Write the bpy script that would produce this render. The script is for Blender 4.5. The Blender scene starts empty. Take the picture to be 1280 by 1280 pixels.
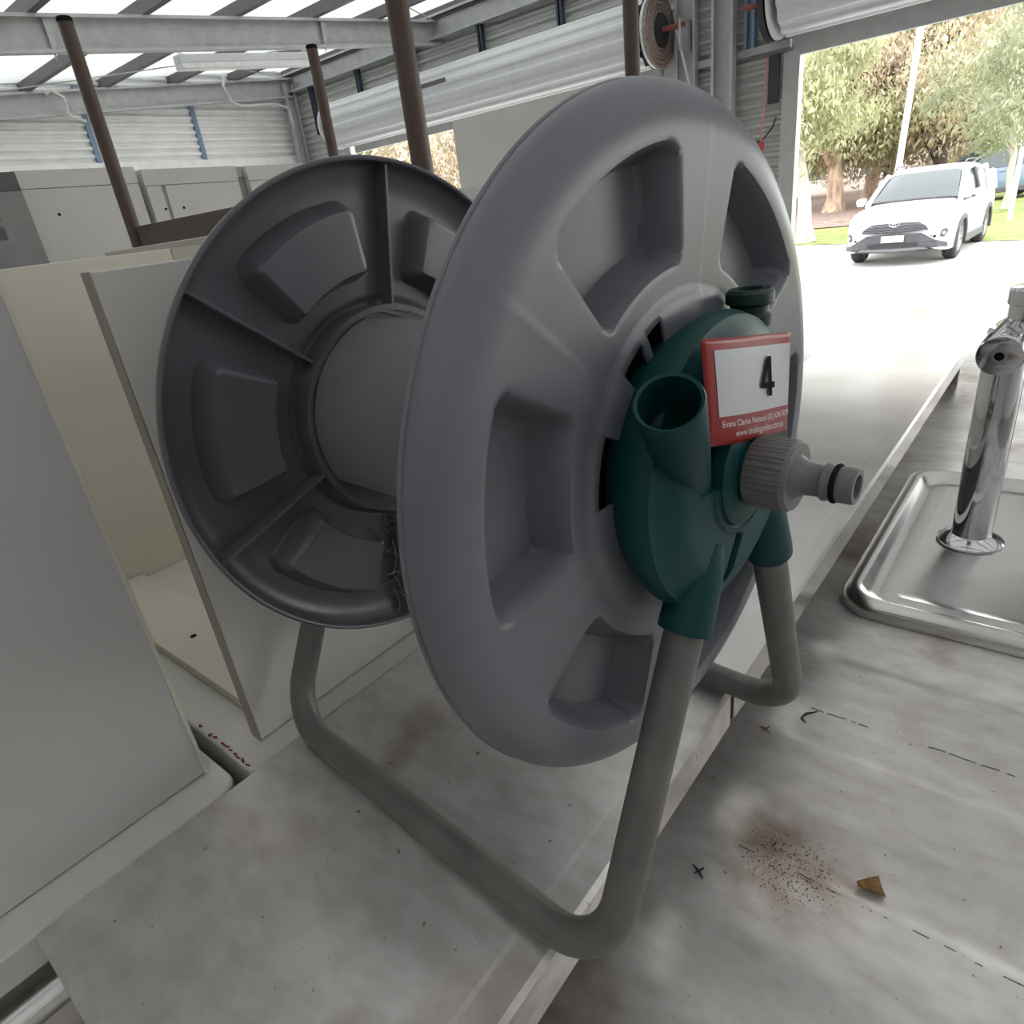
import bpy, bmesh, math, random
import numpy as np
from mathutils import Vector, Matrix
random.seed(7); rng = np.random.default_rng(7)
scene = bpy.context.scene
COL = scene.collection
PI = math.pi

# ------------------------------------------------------------------ camera
FPX = 818.0
RGT = Vector((0.62136, -0.77442, -0.11894)); 
PITCH, ROLL, HEAD = 0.4287, 0.1311, 0.7309
fwd = Vector((math.cos(HEAD)*math.cos(PITCH), math.sin(HEAD)*math.cos(PITCH), -math.sin(PITCH)))
r0 = fwd.cross(Vector((0, 0, 1))).normalized(); d0 = fwd.cross(r0)
right = r0*math.cos(ROLL) + d0*math.sin(ROLL)
down = -r0*math.sin(ROLL) + d0*math.cos(ROLL)
cam_d = bpy.data.cameras.new('camera'); cam = bpy.data.objects.new('camera', cam_d); COL.objects.link(cam)
CAM_Z = 1.665
m = Matrix((right, -down, -fwd)).transposed().to_4x4(); m.translation = Vector((0, 0, CAM_Z))
cam.matrix_world = m
cam_d.sensor_width = 36; cam_d.lens = FPX/1280*36; cam_d.clip_start = .01; cam_d.clip_end = 400
scene.camera = cam

# ------------------------------------------------------------------ sky, exposure
world = bpy.data.worlds.new('overcast_sky'); scene.world = world; world.use_nodes = True
wn = world.node_tree; bg = wn.nodes['Background']
bg.inputs['Color'].default_value = (.975, .985, .985, 1); bg.inputs['Strength'].default_value = 1.0
scene.view_settings.view_transform = 'Standard'; scene.view_settings.look = 'None'
scene.view_settings.gamma = 1; scene.view_settings.use_curve_mapping = False
scene.view_settings.exposure = 2.3

# ------------------------------------------------------------------ materials
MATS = {}
def mat(name, col, rough=.5, metal=0., var=.08, scale=12., bump=0., spec=.5, transl=None, detail=4, stretch=None, coat=0.):
    if name in MATS: return MATS[name]
    mt = bpy.data.materials.new(name); mt.use_nodes = True; nt = mt.node_tree; N = nt.nodes; L = nt.links
    p = N['Principled BSDF']
    p.inputs['Roughness'].default_value = rough; p.inputs['Metallic'].default_value = metal
    p.inputs['Specular IOR Level'].default_value = spec; p.inputs['Coat Weight'].default_value = coat
    tc = N.new('ShaderNodeTexCoord'); mp = N.new('ShaderNodeMapping'); L.new(tc.outputs['Object'], mp.inputs[0])
    if stretch: mp.inputs['Scale'].default_value = stretch
    nz = N.new('ShaderNodeTexNoise'); nz.inputs['Scale'].default_value = scale; nz.inputs['Detail'].default_value = detail
    L.new(mp.outputs[0], nz.inputs['Vector'])
    rp = N.new('ShaderNodeValToRGB'); L.new(nz.outputs['Fac'], rp.inputs[0])
    rp.color_ramp.elements[0].position = .3; rp.color_ramp.elements[1].position = .7
    rp.color_ramp.elements[0].color = (*[max(0, c*(1-var)) for c in col], 1)
    rp.color_ramp.elements[1].color = (*[min(1, c*(1+var)) for c in col], 1)
    L.new(rp.outputs[0], p.inputs['Base Color'])
    if bump:
        b = N.new('ShaderNodeBump'); b.inputs['Strength'].default_value = bump; b.inputs['Distance'].default_value = .002
        n2 = N.new('ShaderNodeTexNoise'); n2.inputs['Scale'].default_value = scale*12; L.new(mp.outputs[0], n2.inputs['Vector'])
        L.new(n2.outputs['Fac'], b.inputs['Height']); L.new(b.outputs[0], p.inputs['Normal'])
    if transl is not None:
        t = N.new('ShaderNodeBsdfTranslucent'); t.inputs['Color'].default_value = (*transl, 1)
        a = N.new('ShaderNodeAddShader'); L.new(p.outputs[0], a.inputs[0]); L.new(t.outputs[0], a.inputs[1])
        L.new(a.outputs[0], N['Material Output'].inputs['Surface'])
    MATS[name] = mt; return mt

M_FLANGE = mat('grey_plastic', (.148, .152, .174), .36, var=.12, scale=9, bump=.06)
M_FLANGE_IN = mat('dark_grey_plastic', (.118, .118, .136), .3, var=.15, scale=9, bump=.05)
M_DRUM = mat('drum_plastic', (.185, .185, .185), .5, var=.08, scale=8)
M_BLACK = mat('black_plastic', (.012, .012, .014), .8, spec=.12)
M_GREEN = mat('green_plastic', (.0025, .050, .052), .48, var=.12, scale=14, bump=.05, spec=.3)
M_DKGREEN = mat('dark_green_plastic', (.006, .03, .026), .4)
M_NUT = mat('grey_fitting', (.17, .165, .165), .45, var=.12, scale=40)
M_TUBE = mat('grey_powdercoat', (.14, .137, .128), .4, var=.15, scale=30, bump=.1)
M_RED = mat('sticker_red', (.33, .03, .027), .3, var=.05)
M_STWHITE = mat('sticker_white', (.62, .64, .68), .3, var=.03)
M_INK = mat('ink_black', (.008, .007, .012), .8, var=0, spec=.1)
M_INKW = mat('ink_white', (.75, .75, .75), .4, var=0)
M_INKR = mat('marker_red', (.3, .03, .045), .6, var=.2, scale=200)
M_STEEL = mat('stainless_steel', (.60, .585, .57), .21, 1., var=.12, scale=7, bump=.03)
M_STEEL2 = mat('stainless_polished', (.6, .59, .58), .2, 1., var=.06, scale=9)
M_CHROME = mat('chrome', (.62, .62, .64), .06, 1., var=.02)
M_WHITE = mat('white_laminate', (.66, .65, .61), .5, var=.03, scale=4)
M_CREAM = mat('cream_board', (.68, .65, .56), .55, var=.04, scale=5)
M_GREYBOX = mat('grey_enamel', (.26, .25, .25), .45)
M_SLOT = mat('slot_grey', (.12, .115, .115), .6)
M_BROWN = mat('brown_steel', (.085, .055, .042), .42, var=.12, scale=25)
M_TABLE = mat('table_board', (.45, .42, .37), .6)
M_RAFTER = mat('galvanised_beam', (.46, .465, .47), .5, .15, var=.1, scale=10)
M_PURLIN = mat('purlin_steel', (.13, .115, .13), .5, .3, var=.1)
M_ROOF = mat('translucent_sheet', (.45, .48, .47), .5, var=.05, scale=2, transl=(.19, .195, .19))
M_ROOFS = mat('dimmed_translucent_sheet', (.45, .45, .44), .5, var=.05, scale=2, transl=(.12, .12, .12))
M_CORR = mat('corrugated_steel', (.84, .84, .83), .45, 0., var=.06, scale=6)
M_CORRG = mat('shaded_corrugated_steel', (.52, .52, .51), .45, 0., var=.05, scale=6)  # darker than the end wall: backlit shade put into the colour
M_STUD = mat('blue_steel_stud', (.2, .28, .4), .45, .3)
M_DOORW = mat('white_roller_curtain', (.68, .69, .71), .4, var=.04)
M_DOORG = mat('door_rail_grey', (.45, .46, .45), .45, .2)
M_BLKST = mat('black_track', (.03, .03, .035), .4)
M_ROPE = mat('red_white_cord', (.6, .25, .25), .8, var=.5, scale=160)
M_REDP = mat('red_plastic', (.45, .04, .04), .4)
M_RUSTRED = mat('rusty_red_steel', (.24, .07, .05), .6, var=.4, scale=40)
M_RUST = mat('rusty_coil', (.3, .235, .2), .7, var=.5, scale=60)
M_CABLE = mat('white_cable', (.6, .6, .58), .5)
M_CONC = mat('pale_concrete', (.55, .54, .52), .8, var=.08, scale=3)
M_FLOOR = mat('shed_floor', (.3, .29, .28), .6, var=.2, scale=3)
M_GRASS = mat('lawn_grass', (.24, .3, .09), .9, var=.35, scale=2.5, detail=10)
M_MULCH = mat('bark_mulch', (.28, .2, .17), .9, var=.4, scale=6, detail=10)
M_BARKP = mat('peeling_bark', (.42, .3, .22), .85, var=.6, scale=3, stretch=(2, 2, .5), detail=8)
M_BARKW = mat('white_bark', (.55, .5, .47), .8, var=.3, scale=3, stretch=(2, 2, .6), detail=8)
M_BARKD = mat('dark_bark', (.1, .075, .06), .9, var=.4, scale=5)
M_LEAF = [mat('gum_leaf_a', (.31, .31, .19), .6, var=.4, scale=1.2, detail=8, transl=(.12, .12, .065)),
          mat('gum_leaf_b', (.38, .32, .235), .6, var=.4, scale=1.2, detail=8, transl=(.13, .11, .075)),
          mat('gum_leaf_c', (.27, .28, .2), .6, var=.4, scale=1.2, detail=8, transl=(.09, .1, .05))]
M_CARW = mat('white_car_paint', (.75, .75, .77), .25, var=.02, coat=.5)
M_CARB = mat('blue_car_paint', (.13, .19, .27), .25, .2, var=.03, coat=.5)
M_GLASS = mat('dark_glass', (.03, .045, .05), .06, spec=.8, var=.1)
M_CLAD = mat('dark_cladding', (.075, .075, .085), .5)
M_TYRE = mat('tyre_rubber', (.03, .03, .032), .7)
M_RIM = mat('alloy_rim', (.5, .5, .52), .3, .8)
M_LAMP = mat('headlamp_lens', (.5, .52, .55), .1, var=.05)
M_POLE = mat('white_pole', (.7, .7, .7), .5)
M_HOUSE = mat('house_render', (.55, .48, .44), .8)
M_ROOFT = mat('house_roof', (.3, .25, .24), .8)
M_LEAFDRY = mat('dry_leaf', (.2, .105, .03), .7, var=.4, scale=120)
M_TWIG = mat('dark_twig', (.02, .013, .011), .8)
M_STRAW = mat('dry_straw', (.2, .15, .11), .8, var=.4, scale=60)
M_PLAST = mat('grey_tub_plastic', (.1, .1, .12), .4)

# drainer steel with dirt in the grooves
def drainer_mat():
    mt = bpy.data.materials.new('drainer_steel'); mt.use_nodes = True; nt = mt.node_tree; N = nt.nodes; L = nt.links
    p = N['Principled BSDF']; p.inputs['Metallic'].default_value = .7
    tc = N.new('ShaderNodeTexCoord')
    def noise(sc, det, stretch=(1, 1, 1)):
        mp = N.new('ShaderNodeMapping'); mp.inputs['Scale'].default_value = stretch; L.new(tc.outputs['Object'], mp.inputs[0])
        n = N.new('ShaderNodeTexNoise'); n.inputs['Scale'].default_value = sc; n.inputs['Detail'].default_value = det
        L.new(mp.outputs[0], n.inputs['Vector']); return n.outputs['Fac']
    def ramp(fac, a, b, ca, cb):
        r = N.new('ShaderNodeValToRGB'); L.new(fac, r.inputs[0]); e = r.color_ramp.elements
        e[0].position = a; e[1].position = b; e[0].color = (*ca, 1); e[1].color = (*cb, 1); return r.outputs[0]
    def mul(a, b):
        mx = N.new('ShaderNodeMix'); mx.data_type = 'RGBA'; mx.blend_type = 'MULTIPLY'; mx.inputs['Factor'].default_value = 1
        L.new(a, mx.inputs['A']); L.new(b, mx.inputs['B']); return mx.outputs['Result']
    base = ramp(noise(6, 6), .3, .7, (.70, .685, .67), (.82, .80, .785))
    scuff = ramp(noise(9, 8, (1, .25, 1)), .35, .6, (.76, .75, .74), (1, 1, 1))
    blot = ramp(noise(6.5, 10), .58, .76, (1, 1, 1), (.55, .45, .37))
    speck = ramp(noise(130, 3), .70, .76, (1, 1, 1), (.35, .29, .25))
    fine = ramp(noise(55, 8, (1, .5, 1)), .35, .6, (.86, .85, .84), (1, 1, 1))
    # dirt lines in the drainer valleys (world X of the groove bottoms)
    sx = N.new('ShaderNodeSeparateXYZ'); L.new(tc.outputs['Object'], sx.inputs[0])
    def mth(op, a, b=None):
        n = N.new('ShaderNodeMath'); n.operation = op
        for i, q in enumerate((a, b)):
            if q is None: continue
            if isinstance(q, (int, float)): n.inputs[i].default_value = q
            else: L.new(q, n.inputs[i])
        return n.outputs[0]
    wob = mth('MULTIPLY', mth('SUBTRACT', noise(14, 4), .5), .012)
    fr = mth('FRACT', mth('DIVIDE', mth('ADD', mth('SUBTRACT', sx.outputs['X'], .473 - 10*.245 - .1225), wob), .245))
    dist = mth('ABSOLUTE', mth('SUBTRACT', fr, .5))
    line = mth('MULTIPLY', mth('LESS_THAN', dist, .0034), mth('GREATER_THAN', noise(70, 6), .52))
    line = mth('MULTIPLY', line, mth('MULTIPLY', mth('LESS_THAN', sx.outputs['Y'], .17), mth('LESS_THAN', sx.outputs['X'], .85)))
    # brown splash stain with fine crumbs near the short shelf
    dx = mth('DIVIDE', mth('SUBTRACT', sx.outputs['X'], .478), .095); dy = mth('DIVIDE', mth('SUBTRACT', sx.outputs['Y'], .12), .105)
    rad = mth('ADD', mth('MULTIPLY', dx, dx), mth('MULTIPLY', dy, dy))
    st_ = mth('MULTIPLY', mth('MAXIMUM', mth('SUBTRACT', 1, rad), 0), noise(30, 9))
    stain = ramp(st_, .15, .6, (1, 1, 1), (.62, .52, .44))
    crumb = ramp(mth('MULTIPLY', mth('MAXIMUM', mth('SUBTRACT', 1.6, rad), 0), noise(380, 2)), .88, .96, (1, 1, 1), (.3, .22, .17))
    inv = mth('SUBTRACT', 1, mth('MULTIPLY', line, .78))
    cb = N.new('ShaderNodeCombineColor'); [L.new(inv, cb.inputs[i]) for i in range(3)]
    L.new(mul(mul(mul(mul(mul(mul(mul(base, scuff), blot), speck), fine), stain), crumb), cb.outputs[0]), p.inputs['Base Color'])
    rr = ramp(noise(8, 6), .3, .7, (.34,)*3, (.5,)*3); L.new(rr, p.inputs['Roughness'])
    return mt
M_DRAIN = drainer_mat()

# ------------------------------------------------------------------ mesh helpers
class MB:
    def __init__(s): s.v = []; s.f = []
    def add(s, vs, fs):
        o = len(s.v); s.v += [tuple(v) for v in vs]; s.f += [tuple(i+o for i in f) for f in fs]; return s
    def box(s, x0, x1, y0, y1, z0, z1):
        vs = [(x, y, z) for z in (z0, z1) for y in (y0, y1) for x in (x0, x1)]
        return s.add(vs, [(0, 2, 3, 1), (4, 5, 7, 6), (0, 1, 5, 4), (2, 6, 7, 3), (0, 4, 6, 2), (1, 3, 7, 5)])
    def obox(s, c, ax, ay, az, hx, hy, hz):
        c = Vector(c); ax, ay, az = [Vector(q).normalized() for q in (ax, ay, az)]
        vs = [c + ax*hx*i + ay*hy*j + az*hz*k for k in (-1, 1) for j in (-1, 1) for i in (-1, 1)]
        return s.add(vs, [(0, 2, 3, 1), (4, 5, 7, 6), (0, 1, 5, 4), (2, 6, 7, 3), (0, 4, 6, 2), (1, 3, 7, 5)])
    def tube(s, path, r, n=12, caps=True, closed=False):
        P = [Vector(p) for p in path]; k = len(P); rs = r if hasattr(r, '__len__') else [r]*k
        t0 = (P[1]-P[0]).normalized(); up = Vector((0, 0, 1)) if abs(t0.z) < .9 else Vector((1, 0, 0))
        nx = t0.cross(up).normalized(); vs = []
        for i in range(k):
            if closed: t = (P[(i+1) % k]-P[i-1])
            else: t = (P[min(i+1, k-1)]-P[max(i-1, 0)])
            t.normalize(); nx = (nx - t*nx.dot(t)).normalized(); ny = t.cross(nx)
            vs += [P[i] + (nx*math.cos(2*PI*j/n) + ny*math.sin(2*PI*j/n))*rs[i] for j in range(n)]
        fs = []
        for i in range(k if closed else k-1):
            for j in range(n):
                a = i*n+j; b = i*n+(j+1) % n; i2 = (i+1) % k
                fs.append((a, b, i2*n+(j+1) % n, i2*n+j))
        if caps and not closed: fs += [tuple(range(n))[::-1], tuple((k-1)*n+j for j in range(n))]
        return s.add(vs, fs)
    def lathe(s, prof, o=(0, 0, 0), ax=(0, 0, 1), n=32, a0=0., a1=2*PI, ref=None, mod=None):
        o = Vector(o); ax = Vector(ax).normalized()
        ref = Vector(ref) if ref else (Vector((1, 0, 0)) if abs(ax.x) < .9 else Vector((0, 1, 0)))
        e1 = (ref - ax*ref.dot(ax)).normalized(); e2 = ax.cross(e1); full = abs(a1-a0-2*PI) < 1e-6
        m_ = n if full else n+1; vs = []
        for (r, h) in prof:
            for j in range(m_):
                a = a0+(a1-a0)*j/n; q = r*(mod(a, h) if mod else 1)
                vs.append(o + ax*h + (e1*math.cos(a)+e2*math.sin(a))*q)
        fs = []
        for i in range(len(prof)-1):
            for j in range(n):
                b = (j+1) % m_ if full else j+1
                fs.append((i*m_+j, i*m_+b, (i+1)*m_+b, (i+1)*m_+j))
        if full:
            if prof[0][0] > 1e-5: fs.append(tuple(range(m_))[::-1])
            if prof[-1][0] > 1e-5: fs.append(tuple((len(prof)-1)*m_+j for j in range(m_)))
        return s.add(vs, fs)
    def prism(s, poly, o, e1, e2, th):
        o = Vector(o); e1 = Vector(e1); e2 = Vector(e2); nn = e1.cross(e2).normalized()*th; k = len(poly)
        vs = [o+e1*x+e2*y for x, y in poly] + [o+e1*x+e2*y+nn for x, y in poly]
        return s.add(vs, [tuple(range(k))[::-1], tuple(range(k, 2*k))] + [(i, (i+1) % k, k+(i+1) % k, k+i) for i in range(k)])
    def grid(s, fn, us, vs_):
        nu, nv = len(us), len(vs_)
        return s.add([fn(a, b) for a in us for b in vs_], [(i*nv+j, (i+1)*nv+j, (i+1)*nv+j+1, i*nv+j+1) for i in range(nu-1) for j in range(nv-1)])
    def build(s, name, mt, parent=None, smooth=30, bevel=0, solid=0, soff=0., weld=False, **tg):
        me = bpy.data.meshes.new(name); me.from_pydata(s.v, [], s.f); me.update()
        bm = bmesh.new(); bm.from_mesh(me)
        if weld: bmesh.ops.remove_doubles(bm, verts=bm.verts, dist=1e-6)
        bmesh.ops.recalc_face_normals(bm, faces=bm.faces); bm.to_mesh(me); bm.free()
        return finish(me, name, mt, parent, smooth, bevel, solid, soff, **tg)
def finish(me, name, mt, parent=None, smooth=30, bevel=0, solid=0, soff=0., **tg):
    if smooth:
        me.shade_smooth(); me.set_sharp_from_angle(angle=math.radians(smooth))
    if not isinstance(mt, (list, tuple)): mt = [mt]
    for q in mt: me.materials.append(q)
    o = bpy.data.objects.new(name, me); COL.objects.link(o)
    if parent: o.parent = parent
    if solid:
        q = o.modifiers.new('solid', 'SOLIDIFY'); q.thickness = solid; q.offset = soff
    if bevel:
        q = o.modifiers.new('bevel', 'BEVEL'); q.width = bevel; q.segments = 2; q.limit_method = 'ANGLE'
    for k, w in tg.items(): o[k] = w
    return o
def thing(name, label, cat, loc=(0, 0, 0), rz=0., group=None):
    o = bpy.data.objects.new(name, None); COL.objects.link(o); o.location = loc; o.rotation_euler = (0, 0, rz)
    o.empty_display_size = .1; o['label'] = label; o['category'] = cat
    if group: o['group'] = group
    return o
def struct_empty(name):
    o = bpy.data.objects.new(name, None); COL.objects.link(o); o['kind'] = 'structure'; return o
def copy_part(src, parent, loc=None, rot=None):
    c = src.copy(); COL.objects.link(c); c.parent = parent
    if loc is not None: c.location = loc
    if rot is not None: c.rotation_euler = rot
    return c
def board(name, mt, parent, x0, x1, y0, y1, z0, z1, bevel=.0015, **tg):
    """box with its origin at its own centre"""
    cx, cy, cz = (x0+x1)/2, (y0+y1)/2, (z0+z1)/2
    o = MB().box(x0-cx, x1-cx, y0-cy, y1-cy, z0-cz, z1-cz).build(name, mt, parent, bevel=bevel, **tg)
    o.location = (cx, cy, cz); return o
def fillet(pts, rads, n=10):
    P = [Vector(p) for p in pts]; out = [P[0]]
    for i in range(1, len(P)-1):
        a = (P[i-1]-P[i]).normalized(); b = (P[i+1]-P[i]).normalized(); ang = a.angle(b)
        d = rads[i-1]/math.tan(ang/2); A = P[i]+a*d; B = P[i]+b*d
        bis = (a+b).normalized(); c = P[i]+bis*(rads[i-1]/math.sin(ang/2))
        va, vb = A-c, B-c; tot = va.angle(vb)
        for k in range(n+1):
            t = k/n; out.append(c + (va*math.sin((1-t)*tot)+vb*math.sin(t*tot))/math.sin(tot))
    out.append(P[-1]); return out
def sstep(a, b, x):
    t = np.clip((x-a)/(b-a), 0, 1); return t*t*(3-2*t)
def text_verts(body, bold=0.):
    cu = bpy.data.curves.new('t', 'FONT'); cu.body = body; cu.size = 1; cu.offset = bold
    o = bpy.data.objects.new('t', cu); COL.objects.link(o); bpy.context.view_layer.update()
    me = bpy.data.meshes.new_from_object(o.evaluated_get(bpy.context.evaluated_depsgraph_get()))
    v = np.array([q.co[:] for q in me.vertices]); f = [tuple(p.vertices) for p in me.polygons]
    bpy.data.objects.remove(o); bpy.data.curves.remove(cu); bpy.data.meshes.remove(me)
    return v, f

# ================================================================== SETTING: shed
XW, YE = 7.0, 9.6
def zroof(x): return 3.92 + .085*(x-7)      # underside of the roof sheets
floor = MB().grid(lambda a, b: (a, b, 0), np.linspace(-6, XW+.2, 5), np.linspace(-8, YE, 5)).build('floor', M_FLOOR, kind='structure')

ceiling = struct_empty('ceiling')
xs = np.linspace(-6, 7.5, 3)
for ya, yb, mt_ in ((-8, 3.3, M_ROOFS), (3.3, YE+.15, M_ROOF)):     # unseen near sheets made duller to cut light, clearer ones in the far bays
    MB().grid(lambda a, b: (a, b, zroof(a)+.009*math.sin(2*PI*b/.094)), xs, np.arange(ya, yb+.03, .0235)).build('roof_sheet', mt_, ceiling, smooth=80)
def cchannel(mb, p0, p1, h, w, up=(0, 0, 1), t=.006, side=1):
    """C section beam between p0 and p1 (centres of the web), height h, flanges w"""
    p0, p1 = Vector(p0), Vector(p1); d = (p1-p0).normalized(); up = Vector(up); up = (up-d*up.dot(d)).normalized(); sd = d.cross(up)*side
    c = (p0+p1)/2; L = (p1-p0).length/2
    mb.obox(c, d, up, sd, L, h/2, t/2)
    for k in (-1, 1):
        mb.obox(c+up*k*(h/2-t/2)+sd*(w/2), d, up, sd, L, t/2, w/2)
        mb.obox(c+up*k*(h/2-.012)+sd*w, d, up, sd, L, .012, t/2)
    return mb
for y in (YE-.12, 6.48, 3.3, .15, -3.0, -6.1):
    mb = MB(); cchannel(mb, (-6, y, zroof(-6)-.245), (XW, y, zroof(XW)-.245), .25, .075, side=1 if y > 9 else 1)
    mb.build('rafter', M_RAFTER, ceiling, smooth=0)
pur_src = None
for x in np.arange(-5.4, 7.0, .88):
    mb = MB(); cchannel(mb, (0, -8, 0), (0, YE, 0), .1, .055)
    if pur_src is None: pur_src = mb.build('purlin', M_PURLIN, ceiling, smooth=0); o = pur_src
    else: o = copy_part(pur_src, ceiling)
    o.location = (x, 0, zroof(x)-.066)
# tie wires under the roof
for a, b in (((2.6, 6.48, 3.42), (6.9, 9.4, 3.75)), ((6.9, 6.5, 3.72), (2.4, 9.4, 3.36)), ((1.2, 3.4, 3.35), (6.9, 6.4, 3.78))):
    MB().tube([a, b], .006, 6).build('tie_rod', M_RAFTER, ceiling)
# gusset cleats where rafters carry the purlins
for x in (2.62, 5.26):
    MB().prism([(0, 0), (.09, .3), (0, .3)], (x, 6.44, zroof(x)-.42), (1, 0, 0), (0, 0, 1), .004).build('fly_brace', M_RAFTER, ceiling, smooth=0)

def corr_y(name, parent, y, x0, x1, z0, z1, mt=M_CORR, per=.076, amp=.009):
    zs = np.arange(z0, z1+.001, per/16)
    return MB().grid(lambda a, b: (a, y+amp*math.tanh(2.2*math.sin(2*PI*b/per)), b), [x0, x1], zs).build(name, mt, parent, smooth=80)
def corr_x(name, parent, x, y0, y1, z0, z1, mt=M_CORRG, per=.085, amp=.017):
    zs = np.arange(z0, z1+.001, per/16)
    return MB().grid(lambda a, b: (x+amp*math.tanh(2.2*math.sin(2*PI*b/per)), a, b), [y0, y1], zs).build(name, mt, parent, smooth=80)

wl = struct_empty('wall_left')
corr_y('corrugated_sheet', wl, YE, -6, XW+.02, 0, 3.9, per=.085, amp=.021)
for x in (1.2, 2.6, 4.0, 5.38):
    o = MB(); cchannel(o, (x, YE-.03, 0), (x, YE-.03, 3.6), .06, .05, up=(1, 0, 0)); o.build('stud', M_STUD, wl, smooth=0)
board('girt', M_CORR, wl, -6, 6.9, YE-.05, YE-.012, 2.66, 2.79)
o = MB(); cchannel(o, (6.86, YE-.14, 0), (6.86, YE-.14, 3.7), .16, .08, up=(1, 0, 0), side=-1); o.build('corner_column', M_RAFTER, wl, smooth=0)

wb = struct_empty('wall_back')
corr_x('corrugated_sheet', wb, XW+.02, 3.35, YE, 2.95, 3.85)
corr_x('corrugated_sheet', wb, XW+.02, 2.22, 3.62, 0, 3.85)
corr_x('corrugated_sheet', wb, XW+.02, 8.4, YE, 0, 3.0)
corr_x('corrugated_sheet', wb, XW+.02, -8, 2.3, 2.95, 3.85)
corr_x('corrugated_sheet', wb, XW+.02, -3.6, -2.2, 0, 3.0)  # bay beyond left open, out of view, to let in more light
o = MB(); cchannel(o, (XW-.04, -8, 3.72), (XW-.04, YE, 3.72), .24, .08, side=-1); o.build('eave_beam', M_RAFTER, wb, smooth=0)
for y in (4.65, 5.75, 6.9, 7.95, 9.0):
    o = MB(); cchannel(o, (XW-.03, y, 3.0), (XW-.03, y, 3.62), .07, .05, up=(0, 1, 0)); o.build('stud', M_STUD if False else mat('dark_blue_stud', (.05, .065, .1), .5, .3), wb, smooth=0)
o = MB(); cchannel(o, (XW-.12, 2.85, 0), (XW-.12, 2.85, 3.62), .2, .09, up=(0, 1, 0), side=1); o.build('column', M_RAFTER, wb, smooth=0)
o = MB(); cchannel(o, (XW-.06, 3.24, 0), (XW-.06, 3.24, 3.62), .2, .07, up=(0, 1, 0), side=1); o.build('column', M_RAFTER, wb, smooth=0)
o = MB(); cchannel(o, (XW-.04, 2.65, 2.72), (XW-.04, 2.65, 3.62), .09, .05, up=(0, 1, 0), side=1); o.build('stud', M_STUD, wb, smooth=0)
board('girt', M_RAFTER, wb, XW-.06, XW, 2.3, 3.36, 2.66, 2.72)
board('door_jamb', M_DOORG, wb, XW-.09, XW+.03, 2.2, 2.34, 0, 2.62)
board('door_jamb', M_DOORG, wb, XW-.09, XW+.03, -2.3, -2.18, 0, 2.62)
board('door_jamb', M_DOORG, wb, XW-.09, XW+.03, 8.36, 8.48, 0, 2.8)
board('door_jamb', M_DOORG, wb, XW-.09, XW+.03, 3.36, 3.48, 0, 2.8)
board('door_track', M_BLKST, wb, XW-.14, XW-.09, 2.36, 2.45, 2.25, 2.62, bevel=.004)

wr = struct_empty('wall_right')
corr_y('corrugated_sheet', wr, -8, -6, XW, 0, 3.4, per=.1, amp=.011)
wf = struct_empty('wall_front')
corr_x('corrugated_sheet', wf, -6, -8, YE, 0, 3.0, per=.1, amp=.011)

# roller doors: a coil of ribbed curtain, flat tail, bottom rail, end discs
def roller(name, y0, y1, zc, r, ztail, xc):
    d = struct_empty(name)
    n = 260
    prof = lambda a: r + .011*math.tanh(2.2*math.cos(13*a))
    MB().grid(lambda a, y: (xc+prof(a)*math.cos(a), y, zc+prof(a)*math.sin(a)), np.linspace(0, 2*PI, n+1), [y0+.04, y1-.04]).build('curtain_coil', M_DOORW, d, smooth=50)
    zs = np.linspace(ztail+.05, zc, 40)
    MB().grid(lambda z, y: (xc+r*.93+.006*math.sin(2*PI*z/.09), y, z), zs, [y0+.05, y1-.05]).build('curtain', M_DOORW, d, smooth=50)
    board('bottom_rail', M_DOORG, d, xc+r*.93-.035, xc+r*.93+.02, y0+.04, y1-.04, ztail, ztail+.15)
    return d
d1 = roller('door_1', 3.47, 8.3, 3.0, .27, 2.66, XW-.30)
for y in (3.45, 8.32):
    mb = MB(); mb.lathe([(.03, -.02), (.27, -.02), (.285, -.012), (.285, .012), (.27, .02), (.03, .02)], (XW-.30, y, 3.0), (0, 1, 0), 40)
    mb.build('end_disc', M_DOORW, d1, smooth=40)
for k in range(5):     # the curtain edge wound up in turns, seen from the side
    rr = .285-.035*k
    MB().tube([(XW-.30+rr*math.cos(t)+.006*math.sin(7*t+k), 3.41, 3.0+rr*math.sin(t)+.006*math.sin(11*t)) for t in np.linspace(0, 2*PI, 49)[:-1]], .016, 6, closed=True).build('curtain_edge', M_RUST, d1)
MB().lathe([(0, 0), (.13, 0), (.13, .012), (0, .012)], (XW-.30, 3.39, 3.0), (0, -1, 0), 24).build('drum_plate', M_BLKST, d1)
MB().tube([(XW-.30, 3.45, 3.0), (XW-.30, 3.16, 3.0)], .02, 10).build('axle', M_RUSTRED, d1)
MB().obox((XW-.2, 3.2, 2.93), (1, 0, 0), (0, 1, 0), (0, 0, 1), .12, .01, .12).build('bracket', M_RAFTER, d1, smooth=0)
MB().tube([(XW-.3, 3.24, 2.97), (XW-.16, 3.2, 2.6), (XW-.15, 3.18, 2.52)], .012, 6).build('brace_strap', M_DOORW, d1)
MB().box(XW-.585, XW-.578, 5.9, 6.35, 3.06, 3.1).build('maker_plate', M_SLOT, d1, smooth=0)
d2 = roller('door_2', -2.2, 2.3, 2.98, .27, 2.58, XW-.30)
for y in (2.33, -2.25):
    mb = MB(); mb.lathe([(.03, -.02), (.26, -.02), (.285, -.012), (.285, .012), (.26, .02), (.03, .02)], (XW-.30, y, 2.98), (0, 1, 0), 40)
    mb.build('end_disc', M_DOORW, d2, smooth=40)
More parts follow.
